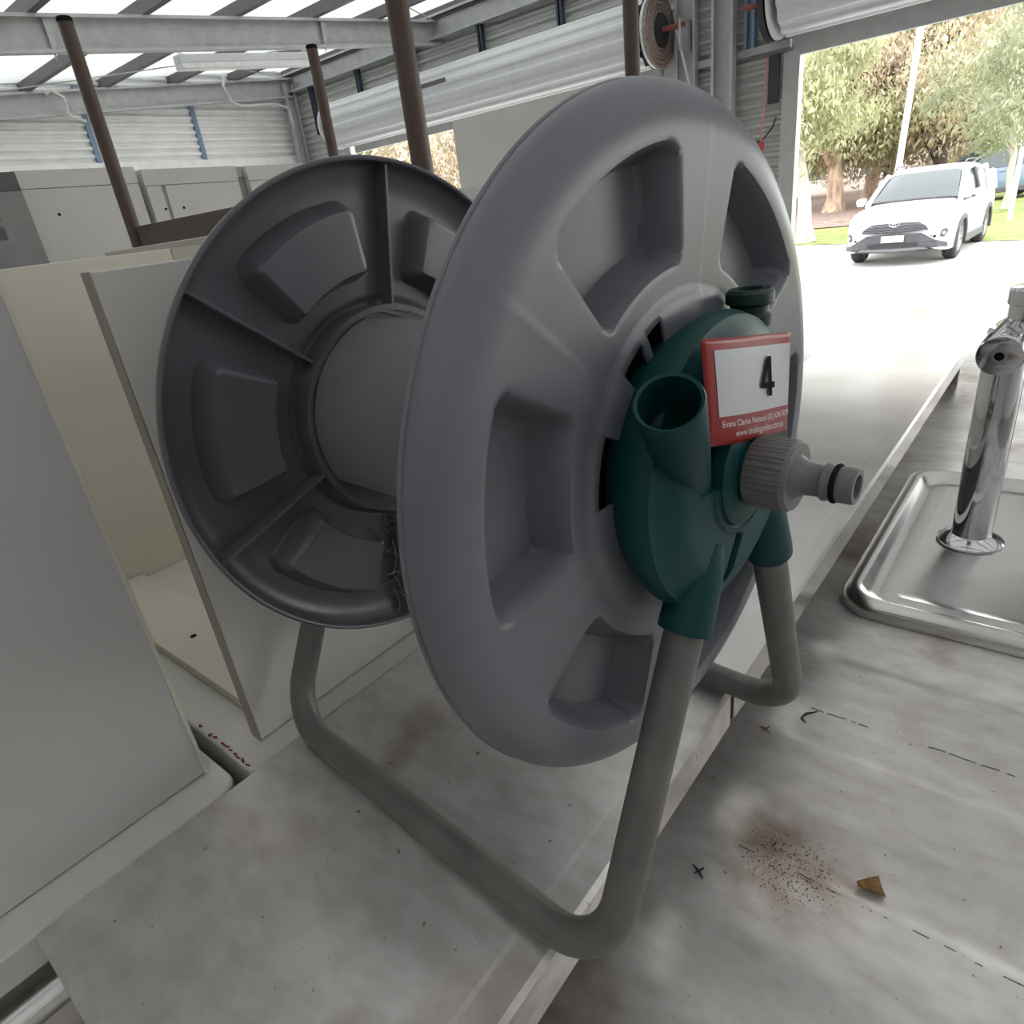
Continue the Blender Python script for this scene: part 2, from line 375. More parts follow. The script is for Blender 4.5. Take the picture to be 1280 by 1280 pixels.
MB().lathe([(.2, 0), (.285, 0), (.285, .05), (.2, .05)], (XW-.30, 2.36, 2.98), (0, 1, 0), 36).build('chain_guard', M_BLKST, d2)
MB().tube([(XW-.30, 2.3, 2.98), (XW-.30, 2.62, 2.98)], .022, 10).build('axle', M_RUSTRED, d2)
MB().obox((XW-.16, 2.47, 2.86), (1, 0, 0), (0, 1, 0), (0, 0, 1), .14, .008, .1).build('bracket', M_RAFTER, d2, smooth=0)
# pull cord with its red toggle, black cable and its white box
cord = thing('pull_cord', 'thin red and white pull cord hanging beside the open doorway', 'cord', (XW-.14, 2.49, 1.93))
MB().tube([(0, 0, .03), (.004, -.008, .35), (0, -.03, .68)], .009, 6).build('cord', M_ROPE, cord)
MB().lathe([(0, -.05), (.02, -.045), (.03, 0), (.018, .03), (0, .04)], (0, 0, 0), (0, 0, 1), 12).build('toggle', M_REDP, cord)
cb = thing('wall_cable', 'black cable looping to a small white plug on the corrugated wall', 'cable', (XW-.05, 2.7, 2.0))
MB().tube([(-.04, -.32, .14), (-.03, -.28, .06), (-.02, -.2, -.02), (-.01, -.06, -.06), (0, .04, -.04)], .007, 6).build('cable', M_BLKST, cb)
board('plug', M_CABLE, cb, -.03, .02, .03, .11, -.08, -.02)

# white fluorescent batten under the roof
bt = thing('batten_light', 'long white fluorescent batten fitting hanging below the roof beams', 'light', (4.7, 7.0, 3.33))
MB().box(-.78, .8, -.06, .06, .03, .1).build('housing', M_DOORW, bt, bevel=.008).rotation_euler = (0, -.08, 0)
MB().prism([(-.07, -.02), (.07, -.02), (.06, .03), (-.06, .03)], (.78, 0, 0), (0, 1, 0), (0, 0, 1), -1.56).build('diffuser', mat('white_diffuser', (.8, .8, .8), .4), bt, bevel=.006).rotation_euler = (0, -.08, 0)
for x in (-.72, .72):
    MB().box(x-.02, x+.02, -.03, .03, .08, .34).build('hanger', M_RAFTER, bt, smooth=0)
# cables at the end wall and corner
for i, (p, lab) in enumerate([([(3.55, 9.3, 3.45), (3.6, 9.28, 3.5), (3.72, 9.28, 3.42), (3.72, 9.3, 3.25), (3.9, 9.35, 3.2)], 'loop of white cable dropping from the end wall rafter behind the brown post'),
                             ([(5.75, 9.2, 3.72), (5.7, 9.2, 3.6), (5.78, 9.22, 3.42), (5.95, 9.25, 3.38), (6.5, 9.3, 3.43), (6.72, 9.3, 3.38), (6.75, 9.32, 3.15)], 'pale cables bent over the end wall beam near the corner')]):
    MB().tube(fillet(p, [.03]*(len(p)-2), 4), .018, 8).build('cable_loop', M_CABLE, None, label=lab, category='cable')

# ================================================================== outside ground
MB().grid(lambda a, b: (a, b, -.02), np.linspace(XW+.1, 60, 12), np.linspace(-40, 60, 12)).build('pavement', M_CONC, kind='structure')
def edge(y): return 16.6 + .42*(y-.9) if y < 8 else 19.6 + .1*(y-8)
lawn = MB(); YS = np.linspace(-30, 60, 91)
lawn.grid(lambda t, y: (edge(y)+t*(70-edge(y)), y, -.01+.05*min(1, t*8)+.012*math.sin(3.1*y)*math.sin(40*t)), np.linspace(0, 1, 60)**1.6, YS).build('lawn', M_GRASS, kind='structure')
MB().grid(lambda a, b: (23+b*.0+(a*40), 5+b*55, .05+.5*math.sin(PI*min(1, a*1.0))*(.4+.3*math.sin(b*9))), np.linspace(0, 1, 12), np.linspace(0, 1, 24)).build('mulch_bed', M_MULCH, kind='structure')

# ================================================================== benches
ZS, ZB = 1.2, 1.04
bench = thing('draining_bench', 'long stainless steel draining bench with pressed grooves and dirt stains', 'bench', (0, 0, 0))
BX0, BX1, BY0, BY1 = -.55, 2.72, -.75, .565
gx = np.concatenate([np.linspace(BX0, .25, 24), np.linspace(.26, .92, 133), np.linspace(.95, BX1, 20)])
gy = np.concatenate([np.linspace(BY0, .05, 14), np.linspace(.06, .26, 21), np.linspace(.3, BY1, 6)])
def drain_z(x, y):
    c = 0.
    if .3 < x < .88:
        ph = (x-.515)/.173
        w = .5+.5*math.cos(2*PI*ph)
        fade = float(sstep(.215, .165, y))*float(sstep(.29, .33, x))*float(sstep(.88, .84, x))
        c = -.0075*float(sstep(.45, .95, w))*fade
    return c
MB().grid(lambda x, y: (x, y, ZB+drain_z(x, y)), gx, gy).build('bench_top', M_DRAIN, bench, smooth=60, solid=.002, soff=-1)
MB().box(BX0, BX1, BY0, BY0+.004, ZB-.05, ZB).build('front_fold', M_STEEL, bench, bevel=.002)
MB().tube([(BX0, BY1-.012, ZB+.085), (BX1, BY1-.012, ZB+.085)], .014, 12).build('rolled_rear_edge', M_STEEL2, bench)
MB().box(BX0, BX1, BY1-.006, BY1-.002, ZB, ZB+.085).build('upstand', M_STEEL, bench, smooth=0)
for x in (BX0+.08, 1.1, BX1-.08):
    for y in (BY0+.08, BY1-.1):
        MB().tube([(x, y, 0.001), (x, y, ZB-.004)], .02, 12).build('leg', M_STEEL2, bench)

def overshelf(label, x0, x1, y0, y1, legs, sm):
    t = thing('overshelf', label, 'shelf', (0, 0, 0), group=None)
    # folded sheet: rear edge rolled down, flat top, raised front bead, front fold
    prof = [(y1, ZS-.04), (y1, ZS-.004), (y1-.004, ZS), (y0+.03, ZS), (y0+.026, ZS-.0005), (y0+.004, ZS-.0005), (y0, ZS-.003), (y0, ZS-.042), (y0+.02, ZS-.042)]
    MB().grid(lambda i, x: (x, prof[int(i)][0], prof[int(i)][1]), range(len(prof)), np.linspace(x0, x1, 12)).build('shelf_top', sm, t, smooth=0, solid=.0015)
    for x in (x0, x1-.0015):
        MB().box(x, x+.0015, y0+.002, y1-.002, ZS-.038, ZS-.002).build('end_fold', sm, t, smooth=0)
    for x, y in legs:
        MB().box(x-.018, x+.018, y-.018, y+.018, ZB+.001, ZS-.003).build('leg', M_STEEL2, t, bevel=.003)
    return t
overshelf('short stainless overshelf carrying the hose reel', -.016, .512, .198, .541, ((.03, .5), (.46, .5), (.05, .38), (.44, .38)), M_DRAIN)
overshelf('long stainless overshelf running on toward the open doorway', .522, 2.66, .198, .541, ((.6, .5), (2.3, .24), (2.3, .5), (.62, .4)), M_STEEL)

# drip tray with rounded corners
def rrect(x0, x1, y0, y1, r, n=6):
    pts = []
    for cx, cy, a in ((x1-r, y1-r, 0), (x0+r, y1-r, PI/2), (x0+r, y0+r, PI), (x1-r, y0+r, 3*PI/2)):
        pts += [(cx+r*math.cos(a+PI/2*k/n), cy+r*math.sin(a+PI/2*k/n)) for k in range(n+1)]
    return pts
tray = thing('drip_tray', 'shallow stainless drip tray with rolled rim under the chrome tap', 'tray', (1.245, -.098, ZB))
hx, hy = .30, .305
rings = [(0, .001), (-.0, .012), (.006, .022), (.018, .026), (.028, .022), (.034, .012), (.05, .008), (.062, .012), (.072, .008)]
vs = []; fs = []; K = None
for off, z in rings:
    p = rrect(-hx+off, hx-off, -hy+off, hy-off, max(.012, .055-off*.5)); K = len(p); vs += [(x, y, z) for x, y in p]
for i in range(len(rings)-1):
    fs += [(i*K+j, i*K+(j+1) % K, (i+1)*K+(j+1) % K, (i+1)*K+j) for j in range(K)]
fs.append(tuple((len(rings)-1)*K+j for j in range(K)))
MB().add(vs, fs).build('tray_body', mat('tray_steel', (.62, .61, .59), .24, 1., var=.05, scale=8), tray, smooth=50)

tap = thing('chrome_tap', 'tall polished chrome tap standing on the drip tray', 'tap', (1.254, .066, ZB+.0085))
MB().lathe([(0, 0), (.048, 0), (.049, .004), (.046, .007), (.034, .014), (.03, .016)], n=40).build('base_flange', M_CHROME, tap, smooth=25)
MB().lathe([(.0295, .014), (.0295, .36), (.027, .368), (0, .368)], n=40).build('column', M_CHROME, tap)
sp = MB().lathe([(0, -.03), (.03, -.03), (.031, .06), (.0295, .0665), (.027, .067), (.0065, .0668), (.006, .05), (0, .05)], (0, 0, .345), (-1, .06, -.12), 40).build('spout', M_CHROME, tap, smooth=35)
MB().lathe([(0, 0), (.0075, 0), (.0075, .004), (0, .004)], (-.058, .0035, .338), (-1, .06, -.12), 16).build('outlet', M_BLACK, tap)
MB().lathe([(.03, .34), (.03, .395), (.0335, .398), (.0335, .418), (.031, .422), (0, .423)], (.03, -.020, 0), n=40).build('handle_cap', M_CHROME, tap, smooth=25)
tub = thing('plastic_tub', 'dark grey plastic tub behind the chrome tap at the frame edge', 'tub', (1.85, -.13, ZB+.001))
MB().lathe([(0, 0), (.1, 0), (.115, .22), (.122, .22), (.122, .235), (.11, .235), (.096, .01), (0, .01)], n=32).build('bucket', M_PLAST, tub)
MB().tube([(-.112*math.cos(t), .112*math.sin(t)*.4, .23+.1*math.sin(t)) for t in np.linspace(0, PI, 17)], .003, 6).build('handle', M_BLACK, tub)

# litter on the bench
def leafm(name, label, cat, pts, th, mt, loc, rz):
    o = MB().prism(pts, (0, 0, 0), (1, 0, 0), (0, 1, 0), th).build(name, mt, None, smooth=0, label=label, category=cat)
    o.location = loc; o.rotation_euler = (0, 0, rz); return o
lf = MB().grid(lambda a, b: (a*.011*(1-.75*b), (b-.5)*.022, .0015+.0022*abs(a)+.001*b), np.linspace(-1, 1, 5), np.linspace(0, 1, 5)).build('dry_leaf', M_LEAFDRY, None, solid=.0006, label='curled golden brown dry leaf lying on the draining bench', category='leaf')
lf.location = (.5, .052, ZB+drain_z(.5, .052)+.001); lf.rotation_euler = (0, 0, .5)
for p, lab, s, mt in (([(-.016, 0), (-.01, .007), (0, .005), (.016, -.012)], 'thin black bent twig lying on the bench near the drip tray', (.705, .168), M_TWIG),
                      ([(-.006, -.008), (0, 0), (.001, .009)], 'small brown seed sprig on the bench beside the tube foot', (.646, .203), M_LEAFDRY),
                      ([(-.006, -.006), (0, .001), (.003, .009)], 'small dark dry sprig on the bench below the near shelf edge', (.422, .19), M_TWIG)):
    mb = MB().tube([(x, y, .0016) for x, y in p], [.0005]+[.0013]*(len(p)-2)+[.0006], 6)
    if len(p) == 3: mb.tube([(0, 0, .0016), (.005, -.002, .0018)], .0009, 5).tube([(0, .001, .0016), (-.005, .003, .0018)], .0007, 5)
    o = mb.build('twig', mt, None, label=lab, category='twig'); o.location = (s[0], s[1], ZB+drain_z(*s)); 

# ================================================================== white laminate furniture on the left
def slab(label, x0, x1, y0, y1, z0, z1, corner):
    t = thing('laminate_bench', label, 'bench', (0, 0, 0))
    r = .022
    p = [(x0, y0)]
    if corner == 'r': p += [(x1-r+r*math.sin(a), y0+r-r*math.cos(a)) for a in np.linspace(0, PI/2, 7)]
    else: p = [(x0, y0+.006), (x0+.006, y0), (x1, y0)]
    p += [(x1, y1), (x0, y1)]
    MB().prism(p, (0, 0, z0), (1, 0, 0), (0, 1, 0), z1-z0).build('slab', M_WHITE, t, bevel=.0025, smooth=30)
    board('carcass', M_WHITE, t, x0+.02, x1-.02, y0+.03, y1-.02, .001, z0-.0005)
    return t
slab('white laminate bench slab with a rounded corner behind the near shelf', -.95, .166, .553, 1.14, 1.155, 1.188, 'r')
sB = slab('white laminate bench slab with red marker writing along its end', .179, 1.5, .553, 1.14, 1.155, 1.188, 'l')
# illegible red handwriting along the slab end
mb = MB()
for k in range(13):
    y = .568+.0085*k+random.uniform(-.001, .001)
    if k in (7, 10, 11): continue
    q = [(.1815+random.uniform(0, .004), y+random.uniform(-.004, .004), 1.1884) for _ in range(4)]
    mb.tube(q, .0011, 4)
mb.build('handwriting', M_INKR, sB)

cA = thing('laminate_cabinet', 'tall plain white laminate cabinet at the left edge, nearest the camera', 'cabinet', (0, 0, 0))
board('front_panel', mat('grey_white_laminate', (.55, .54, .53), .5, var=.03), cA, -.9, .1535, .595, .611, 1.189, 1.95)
board('side_panel', M_WHITE, cA, .1375, .1535, .6115, 1.0, 1.189, 1.95)
board('side_panel', M_WHITE, cA, -.9, -.884, .6115, 1.0, 1.189, 1.95)
board('top_panel', M_WHITE, cA, -.9, .1535, .596, 1.0, 1.951, 1.967)
board('edge_band', M_CREAM, cA, .1505, .1545, .5935, .5949, 1.189, 1.95, bevel=.0004)  # cream band; light caught on its rounded edge is put into the strip
cB = thing('laminate_cabinet', 'open white laminate cabinet behind the reel with a gap showing its cream interior', 'cabinet', (0, 0, 0))
board('front_panel', M_WHITE, cB, .21, 1.42, .585, .601, 1.189, 1.661)
board('back_panel', M_CREAM, cB, .17, 1.42, 1.1, 1.116, 1.189, 1.675)
board('side_panel', M_CREAM, cB, 1.404, 1.42, .602, 1.099, 1.189, 1.661)
board('bottom_board', M_CREAM, cB, .31, 1.403, .602, 1.099, 1.189, 1.194)
o = MB().prism([(.226, .607), (.309, .607), (.309, 1.098), (.226, 1.098)], (0, 0, 1.189), (1, 0, 0), (0, 1, 0), .014).build('base_rail', M_CREAM, cB, bevel=.001)
MB().lathe([(0, 0), (.004, 0), (.004, .0006), (0, .0006)], (.262, .83, 1.2031), n=14).build('screw_hole', M_BLACK, cB)
board('edge_band', mat('raw_board_edge', (.36, .32, .28), .7), cB, .2085, .2098, .585, .601, 1.189, 1.661, bevel=.0003)
board('tape_patch', mat('tape_tan', (.5, .45, .38), .6), cB, .52, .6, 1.098, 1.0995, 1.64, 1.675, bevel=0)

# beige board and upturned brown table lying on a stack of flat boxes
sup = thing('storage_chest', 'low pale chest carrying the upturned brown table', 'chest', (0, 0, 0))
board('body', M_WHITE, sup, 1.25, 2.1, 1.25, 2.72, .001, 1.655)
board('lid', M_CREAM, sup, 1.23, 2.12, 1.23, 2.74, 1.656, 1.672)
tb = thing('upturned_table', 'upturned table with beige top and four round brown steel legs pointing up', 'table', (0, 0, 0))
board('table_top', M_TABLE, tb, 1.1, 2.28, 1.1, 2.86, 1.673, 1.705, bevel=.004)
for n_, (x, y) in enumerate(((1.185, 2.745), (2.18, 2.76), (1.19, 1.2), (2.19, 1.21))):
    MB().tube([(x, y, 1.706), (x, y, 2.4)], .024, 20).build('leg', M_BROWN, tb)
    MB().lathe([(.0, 2.4), (.0245, 2.4), (.0245, 2.412), (.021, 2.416), (0, 2.416)], (x, y, 0), n=20).build('foot_cap', M_BLACK, tb)
for a in ((1.22, 2.15, 2.735, 2.755),):
    board('apron', M_BROWN, tb, a[0], a[1], a[2], a[3], 1.706, 1.775)
for a in ((1.18, 1.2, 1.235, 2.71),):
    board('apron', M_BROWN, tb, a[0], a[1], a[2], a[3], 1.706, 1.775)

# taller white cabinets farther back
def tall(label, x0, x1, y, z1, split=None):
    t = thing('tall_cabinet', label, 'cabinet', (0, 0, 0))
    board('carcass', M_WHITE, t, x0, x1, y+.02, y+.55, .001, z1)
    board('top_rail', M_WHITE, t, x0, x1, y, y+.019, z1-.08, z1)
    xs_ = [x0+.002] + ([split-.012, split+.012] if split else []) + [x1-.002]
    for i in range(0, len(xs_), 2):
        dd = board('door', M_WHITE, t, xs_[i], xs_[i+1], y, y+.019, .08, z1-.083, bevel=.002)
        q = MB().lathe([(0, 0), (.007, 0), (.007, .002), (0, .002)], (0, 0, 0), (0, -1, 0), 12).build('screw_hole', M_BLACK, dd)
        q.location = ((xs_[i]-xs_[i+1])/2+.13 if i == 0 and not split else (xs_[i]-xs_[i+1])/2+.07, -.0105, z1-.2-(.08+z1-.083)/2)
    return t
tall('wide white laminate cabinet left of the brown table leg', 1.262, 1.83, 4.0, 2.115)
tall('white two-door cabinet right of the brown table leg', 1.86, 2.42, 4.0, 2.10, 1.955)
tall('white cabinet end partly hidden behind the rear reel disc', 2.5, 3.4, 4.02, 2.10)
o = thing('filler_post', 'brownish grey upright filler post between two white cabinets', 'post', (2.46, 4.1, 0))
board('post', mat('taupe_board', (.3, .27, .24), .6), o, -.035, .035, -.04, .04, .001, 2.04)
board('cap', mat('taupe_cap', (.42, .39, .36), .6), o, -.035, .035, -.045, .045, 2.041, 2.1)
g = thing('grey_cabinet', 'dark grey metal cabinet with vent slots at the left edge', 'cabinet', (0, 0, 0))
board('body', M_GREYBOX, g, .55, 1.24, 3.9, 4.5, .001, 2.02)
board('cap', M_SLOT, g, .55, 1.24, 3.9, 4.5, 2.021, 2.1)
for z in (1.90, 1.82):
    board('vent_slot', M_SLOT, g, 1.07, 1.11, 3.897, 3.9, z, z+.055, bevel=0)

wc = thing('white_wardrobe', 'large plain white cabinet standing before the left roller door', 'cabinet', (0, 0, 0))
board('side_panel', M_WHITE, wc, 3.5, 4.1, 2.08, 3.21, .001, 2.215, bevel=.003)
board('plinth_box', mat('white_shade_laminate', (.6, .6, .58), .5), wc, 3.42, 3.499, 2.08, 3.27, .001, 1.83)

# ================================================================== the hose reel
RX, RY = .3678, .1923
reel = thing('hose_reel', 'empty grey plastic hose reel on a tubular frame with green hub', 'hose reel', (RX, RY, ZS), 1.5014-PI/2)
HA, WR, RD = .3085, .2815, .21
FACE, PDEP = .0165, .0235
SEAM = [math.radians(80+60*k) for k in range(6)]
def flange_o(R_, T_):
    o = np.full(R_.shape, FACE)
    t = np.clip((R_-.183)/(RD-.183), 0, 1); o = FACE*np.sqrt(np.maximum(0, 1-t**2.2))
    # six rounded pockets between the seams
    th = (T_-math.radians(50)+PI/6) % (PI/3) - PI/6
    rm, hr, ha = .149, .0315, math.radians(19.3)
    dx = np.abs(R_-rm)-hr+.010; dy = (np.abs(th)-ha)*.15+.010
    sd = np.hypot(np.maximum(dx, 0), np.maximum(dy, 0))+np.minimum(np.maximum(dx, dy), 0)-.010
    o = o - PDEP*(.35*sstep(.0012, -.0085, sd)+.65*np.clip((.0002-sd)/.0085, 0, 1))
    sm = (T_-SEAM[0]+PI/6) % (PI/3) - PI/6
    o = o + .0004*sstep(-.0012, .0012, sm*R_)*np.exp(-np.maximum(sm*R_, 0)/.006)*sstep(.197, .188, R_)
    # shallow raised hub land
    o = o + .0025*sstep(.104, .098, R_)
    return o
NT, RR = 480, None
def flange(name, rear, rin, holes):
    rr = np.concatenate([np.linspace(rin, .105, 14), np.linspace(.107, .19, 66), .19+.02*np.sin(np.linspace(.1, 1, 14)*PI/2)])
    th = np.linspace(0, 2*PI, NT, endpoint=False)
    R_, T_ = np.meshgrid(rr, th, indexing='ij'); o = flange_o(R_, T_)
    Yv = (WR+o) if rear else -o
    # skirt back to the lip edge
    V = np.stack([R_*np.cos(T_), Yv, HA+R_*np.sin(T_)], -1).reshape(-1, 3)
    lip = np.stack([RD*np.cos(th), np.full(NT, WR-.006 if rear else .006), HA+RD*np.sin(th)], -1)
    V = np.concatenate([V, lip]); n = len(rr)+1
    f = []
    for i in range(n-1):
        for j in range(NT):
            if holes and i < n-2:
                r = (rr[i]+rr[i+1])/2; a = math.degrees(th[j]) % 180
                if .0745 < r < .0955 and (107 < a < 117 or 120 < a < 133 or 153 < a < 178): continue
            f.append((i*NT+j, i*NT+(j+1) % NT, (i+1)*NT+(j+1) % NT, (i+1)*NT+j))
    mb = MB(); mb.v = [tuple(q) for q in V]; mb.f = f
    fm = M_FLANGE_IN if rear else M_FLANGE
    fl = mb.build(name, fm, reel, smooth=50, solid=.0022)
    # radial ribs on the inner side
    for a in SEAM:
        c, s = math.cos(a), math.sin(a); y0, y1 = (WR-.001, WR+FACE-.001) if rear else (-FACE+.001, .001)
        sg = 1 if rear else -1; yl = WR-.001 if rear else .001
        pr_ = [(.0945, 0), (.2075, 0), (.2075, .004), (.204, .010), (.198, .0145), (.19, FACE-.001), (.0945, FACE-.001)]
        MB().prism([(r_, q_*sg) for r_, q_ in pr_], (.0013*s, yl, HA-.0013*c), (c, 0, s), (0, 1, 0), .0026*(1 if True else 1)).build('rib', fm, fl, smooth=0, bevel=.0005)
    for k in range(6 if rear else 0):
        a = math.radians(50+60*k); c, s = .149*math.cos(a), HA+.149*math.sin(a); yy = WR-.0035 if rear else .0035
        MB().tube([(c+.006*math.cos(t), yy, s+.006*math.sin(t)) for t in np.linspace(0, 2*PI, 21)[:-1]], .0005, 5, closed=True).build('moulding_mark', fm, fl)
    ring = WR-.004 if rear else .004
    MB().tube([(RD*math.cos(t), ring, HA+RD*math.sin(t)) for t in np.linspace(0, 2*PI, 181)[:-1]], .0021, 8, closed=True).build('rim_bead', fm, fl)
    return fl
flange('front_flange', False, .05, True)
flange('rear_flange', True, .086, False)
def ycyl(name, prof, mt, n=48, parent=reel, x=0, z=0, a0=0, a1=2*PI, **k):
    return MB().lathe(prof, (x, 0, HA+z), (0, 1, 0), n, a0, a1, ref=(1, 0, 0)).build(name, mt, parent, **k)
# hub ring of the rear flange, drum shells, black discs and core put in for the shade inside
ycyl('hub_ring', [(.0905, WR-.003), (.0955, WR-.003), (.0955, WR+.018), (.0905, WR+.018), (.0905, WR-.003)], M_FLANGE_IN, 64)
ycyl('hub_shade_disc', [(0, WR+.03), (.094, WR+.03), (.094, WR+.034), (0, WR+.034)], M_BLACK, 48)
ycyl('hub_shade_disc', [(0, -.0075), (.099, -.0075), (.099, -.005), (0, -.005)], M_BLACK, 48)
def arc(name, a0, a1, r=.0885):
    # lathe about +y: angle measured from +x toward -z, so flip
    pr = [(r, .012), (r, WR+.022), (r-.003, WR+.022), (r-.003, .012), (r, .012)]
    return ycyl(name, pr, M_DRUM, 40, a0=-math.radians(a1), a1=-math.radians(a0), smooth=40)
arc('drum_shell', 100, 207); arc('drum_shell', -60, 40)
ycyl('drum_shade_core', [(0, .0), (.078, .0), (.078, WR+.03), (0, WR+.03)], M_BLACK, 32)
# rear hub cover
ycyl('rear_hub', [(0, WR+.085), (.05, WR+.083), (.088, WR+.07), (.096, WR+.05), (.096, WR+.0185)], M_GREEN, 48)

# tubular frame: two U tubes, feet parallel to the axle
RT = .0125; ZF = RT+.0015
FY, BYr = -.045, WR+.066
LEGS = {-1: (-.030, -.156), 1: (.056, .143)}      # lateral position of each leg at the hub and at the foot
for sx in (-1, 1):
    tx, fx_ = LEGS[sx]
    pts = [(tx, FY, HA-.050), (fx_, FY, ZF), (fx_, BYr, ZF), (tx, BYr, HA-.05)]
    MB().tube(fillet(pts, [.046, .05], 12), RT, 20).build('frame_tube', M_TUBE, reel, smooth=60)

# green hub cover as a domed shell with pressed recesses
HX, HZ, HR = 0., 0., .089
def hub_o(x, z):
    p = math.hypot(x-HX, z-HZ)/HR
    o = .0575-.0035*p**2-.008*float(sstep(.72, 1.02, p))
    def rec(cx, cz, hx_, hz_, ang, dep, e=.003):
        c, s = math.cos(ang), math.sin(ang); u_, v_ = (x-cx)*c+(z-cz)*s, -(x-cx)*s+(z-cz)*c
        d = max(abs(u_)-hx_, abs(v_)-hz_); return dep*float(sstep(.0006, -e, d))
    o -= rec(-.034, .030, .013, .030, math.radians(-8), .024)      # recess beside the tube socket
    o -= rec(-.0125, -.062, .0045, .021, math.radians(-27), .026, .002)  # dark slot beside the leg
    o -= rec(-.0385, -.052, .004, .015, math.radians(-31), .014, .002)
    q = math.hypot(x, z); o += .0022*float(sstep(.041, .0385, q)) - .0022*float(sstep(.0375, .0365, q))*float(sstep(.034, .035, q))
    return o
mb = MB(); na = 360
rr = np.concatenate([np.linspace(.0005, .9, 110), np.linspace(.91, 1, 10)])
rings_ = [(r, None) for r in rr]+[(1.02, .0415), (1.03, .038), (1.025, .033), (.985, .026), (.93, .019), (.9, .012)]
for r, oo in rings_:
    for a in np.linspace(0, 2*PI, na, endpoint=False):
        x, z = HX+HR*r*math.cos(a), HZ+HR*r*math.sin(a); mb.v.append((x, -(hub_o(x, z) if oo is None else oo), HA+z))
n_ = len(rings_)
mb.f = [(i*na+j, i*na+(j+1) % na, (i+1)*na+(j+1) % na, (i+1)*na+j) for i in range(n_-1) for j in range(na)]
hub = mb.build('hub_cover', M_GREEN, reel, smooth=45)
# open socket tube for the missing handle, pointing up and outward
td = Vector((-.065, -.024, .084)).normalized()
o0 = Vector((-.029, -.038, HA-.014))
MB().lathe([(.0115, 0), (.0135, .03), (.0160, .07), (.0172, .104), (.0165, .106), (.0148, .1052), (.0138, .085), (.0132, .03), (0, .03)], o0, td, 36).build('handle_socket', M_GREEN, hub, smooth=40)
# sleeves that hold the legs
for sx in (-1, 1):
    a = Vector((LEGS[sx][0], FY, HA-.050)); b = Vector((LEGS[sx][1], FY, ZF)); d = (b-a).normalized()
    MB().lathe([(.012, -.01), (.0155, .01), (.0168, .038), (.0168, .047), (.0135, .048)], a, d, 28).build('leg_sleeve', M_GREEN, hub, smooth=40)
# boss, knurled nut, spigot
MB().lathe([(.034, .052), (.034, .060), (.031, .062), (.019, .062), (.019, .066), (0, .066)], (0, 0, HA), (0, -1, 0), 40).build('boss', M_GREEN, hub, smooth=35)
fit = MB().lathe([(.016, .064), (.0205, .064), (.0212, .066), (.0212, .086), (.0195, .0885), (.011, .0885)], (0, 0, HA), (0, -1, 0), 160, mod=lambda a, h: 1-.022*(math.cos(40*a) > 0)*(h < .0865)).build('connector_nut', M_NUT, reel, smooth=25)
MB().lathe([(.013, .0885), (.0115, .091), (.0095, .094), (.009, .102), (.0092, .1025), (.0108, .1035), (.0108, .1055), (.0098, .107), (.0098, .112), (.0102, .1125), (.0102, .119), (.0095, .1205), (.0068, .1205), (.0062, .112), (0, .112)], (0, 0, HA), (0, -1, 0), 36).build('spigot', M_NUT, fit, smooth=35)
MB().tube([(.0097*math.cos(t), -.1098, HA+.0097*math.sin(t)) for t in np.linspace(0, 2*PI, 33)[:-1]], .0016, 8, closed=True).build('rubber_ring', M_BLACK, fit)
# upright dark green hose inlet behind the hub
inl = MB().lathe([(.0105, -.03), (.0105, .008), (.0125, .010), (.0135, .013), (.0135, .016), (.0115, .018), (.0115, .022), (.0145, .024), (.0145, .030), (.0125, .032), (.0075, .032), (.007, .02), (0, .02)], (.051, -.034, HA+.064), (0, 0, 1), 28).build('hose_inlet', M_DKGREEN, reel, smooth=30)

# lot sticker
TL, TR, BR, BL = [Vector(q) for q in ((-.056, .0885), (.039, .073), (.050, .0085), (-.046, .029))]
def st(s, t, off=0.):
    p = (BL*(1-s)+BR*s)*(1-t)+(TL*(1-s)+TR*s)*t
    bulge = .0022*math.sin(PI*s)*math.sin(PI*(.2+.6*t)) - .0035*(1-s)**6 + .0035*s**5*t
    return (p.x, -.0615-bulge-off, HA+p.y)
def rounded_uv(s, t):   # keep corners slightly rounded by pulling the grid in
    return s, t
stk = MB().grid(lambda s, t: st(s, t), np.linspace(0, 1, 25), np.linspace(0, 1, 21)).build('lot_sticker', M_RED, reel, smooth=60, solid=.0004)
MB().grid(lambda s, t: st(s, t, .0005), np.linspace(.09, .985, 25), np.linspace(.285, .90, 21)).build('number_field', M_STWHITE, stk, smooth=60)
def stick_text(name, v, f, s0, s1, t0, t1, mt):
    lo, hi = v[:, :2].min(0), v[:, :2].max(0); mb = MB()
    mb.add([st(s0+(q[0]-lo[0])/(hi[0]-lo[0])*(s1-s0), t0+(q[1]-lo[1])/(hi[1]-lo[1])*(t1-t0), .0016) for q in v], f)
    return mb.build(name, mt, stk, smooth=0)
four = [(0, .23), (0, .36), (.40, 1), (.66, 1), (.66, .36), (.84, .36), (.84, .20), (.66, .20), (.66, 0), (.42, 0), (.42, .20)]
v4 = np.array([(x, y, 0) for x, y in four] + [(.42, .36, 0), (.42, .70, 0), (.2, .36, 0)])
f4 = [(0, 10, 11, 13), (0, 13, 1), (1, 13, 12, 2), (12, 11, 4, 3), (2, 12, 3), (10, 7, 4, 11), (4, 7, 6, 5), (10, 9, 8, 7)]
f4 = [(0, 10, 11), (0, 11, 13), (0, 13, 1), (1, 13, 12), (1, 12, 2), (2, 12, 3), (12, 11, 4), (12, 4, 3), (10, 7, 4), (10, 4, 11), (4, 7, 6), (4, 6, 5), (10, 9, 8), (10, 8, 7)]
stick_text('lot_number', v4, f4, .545, .735, .42, .80, M_INK)
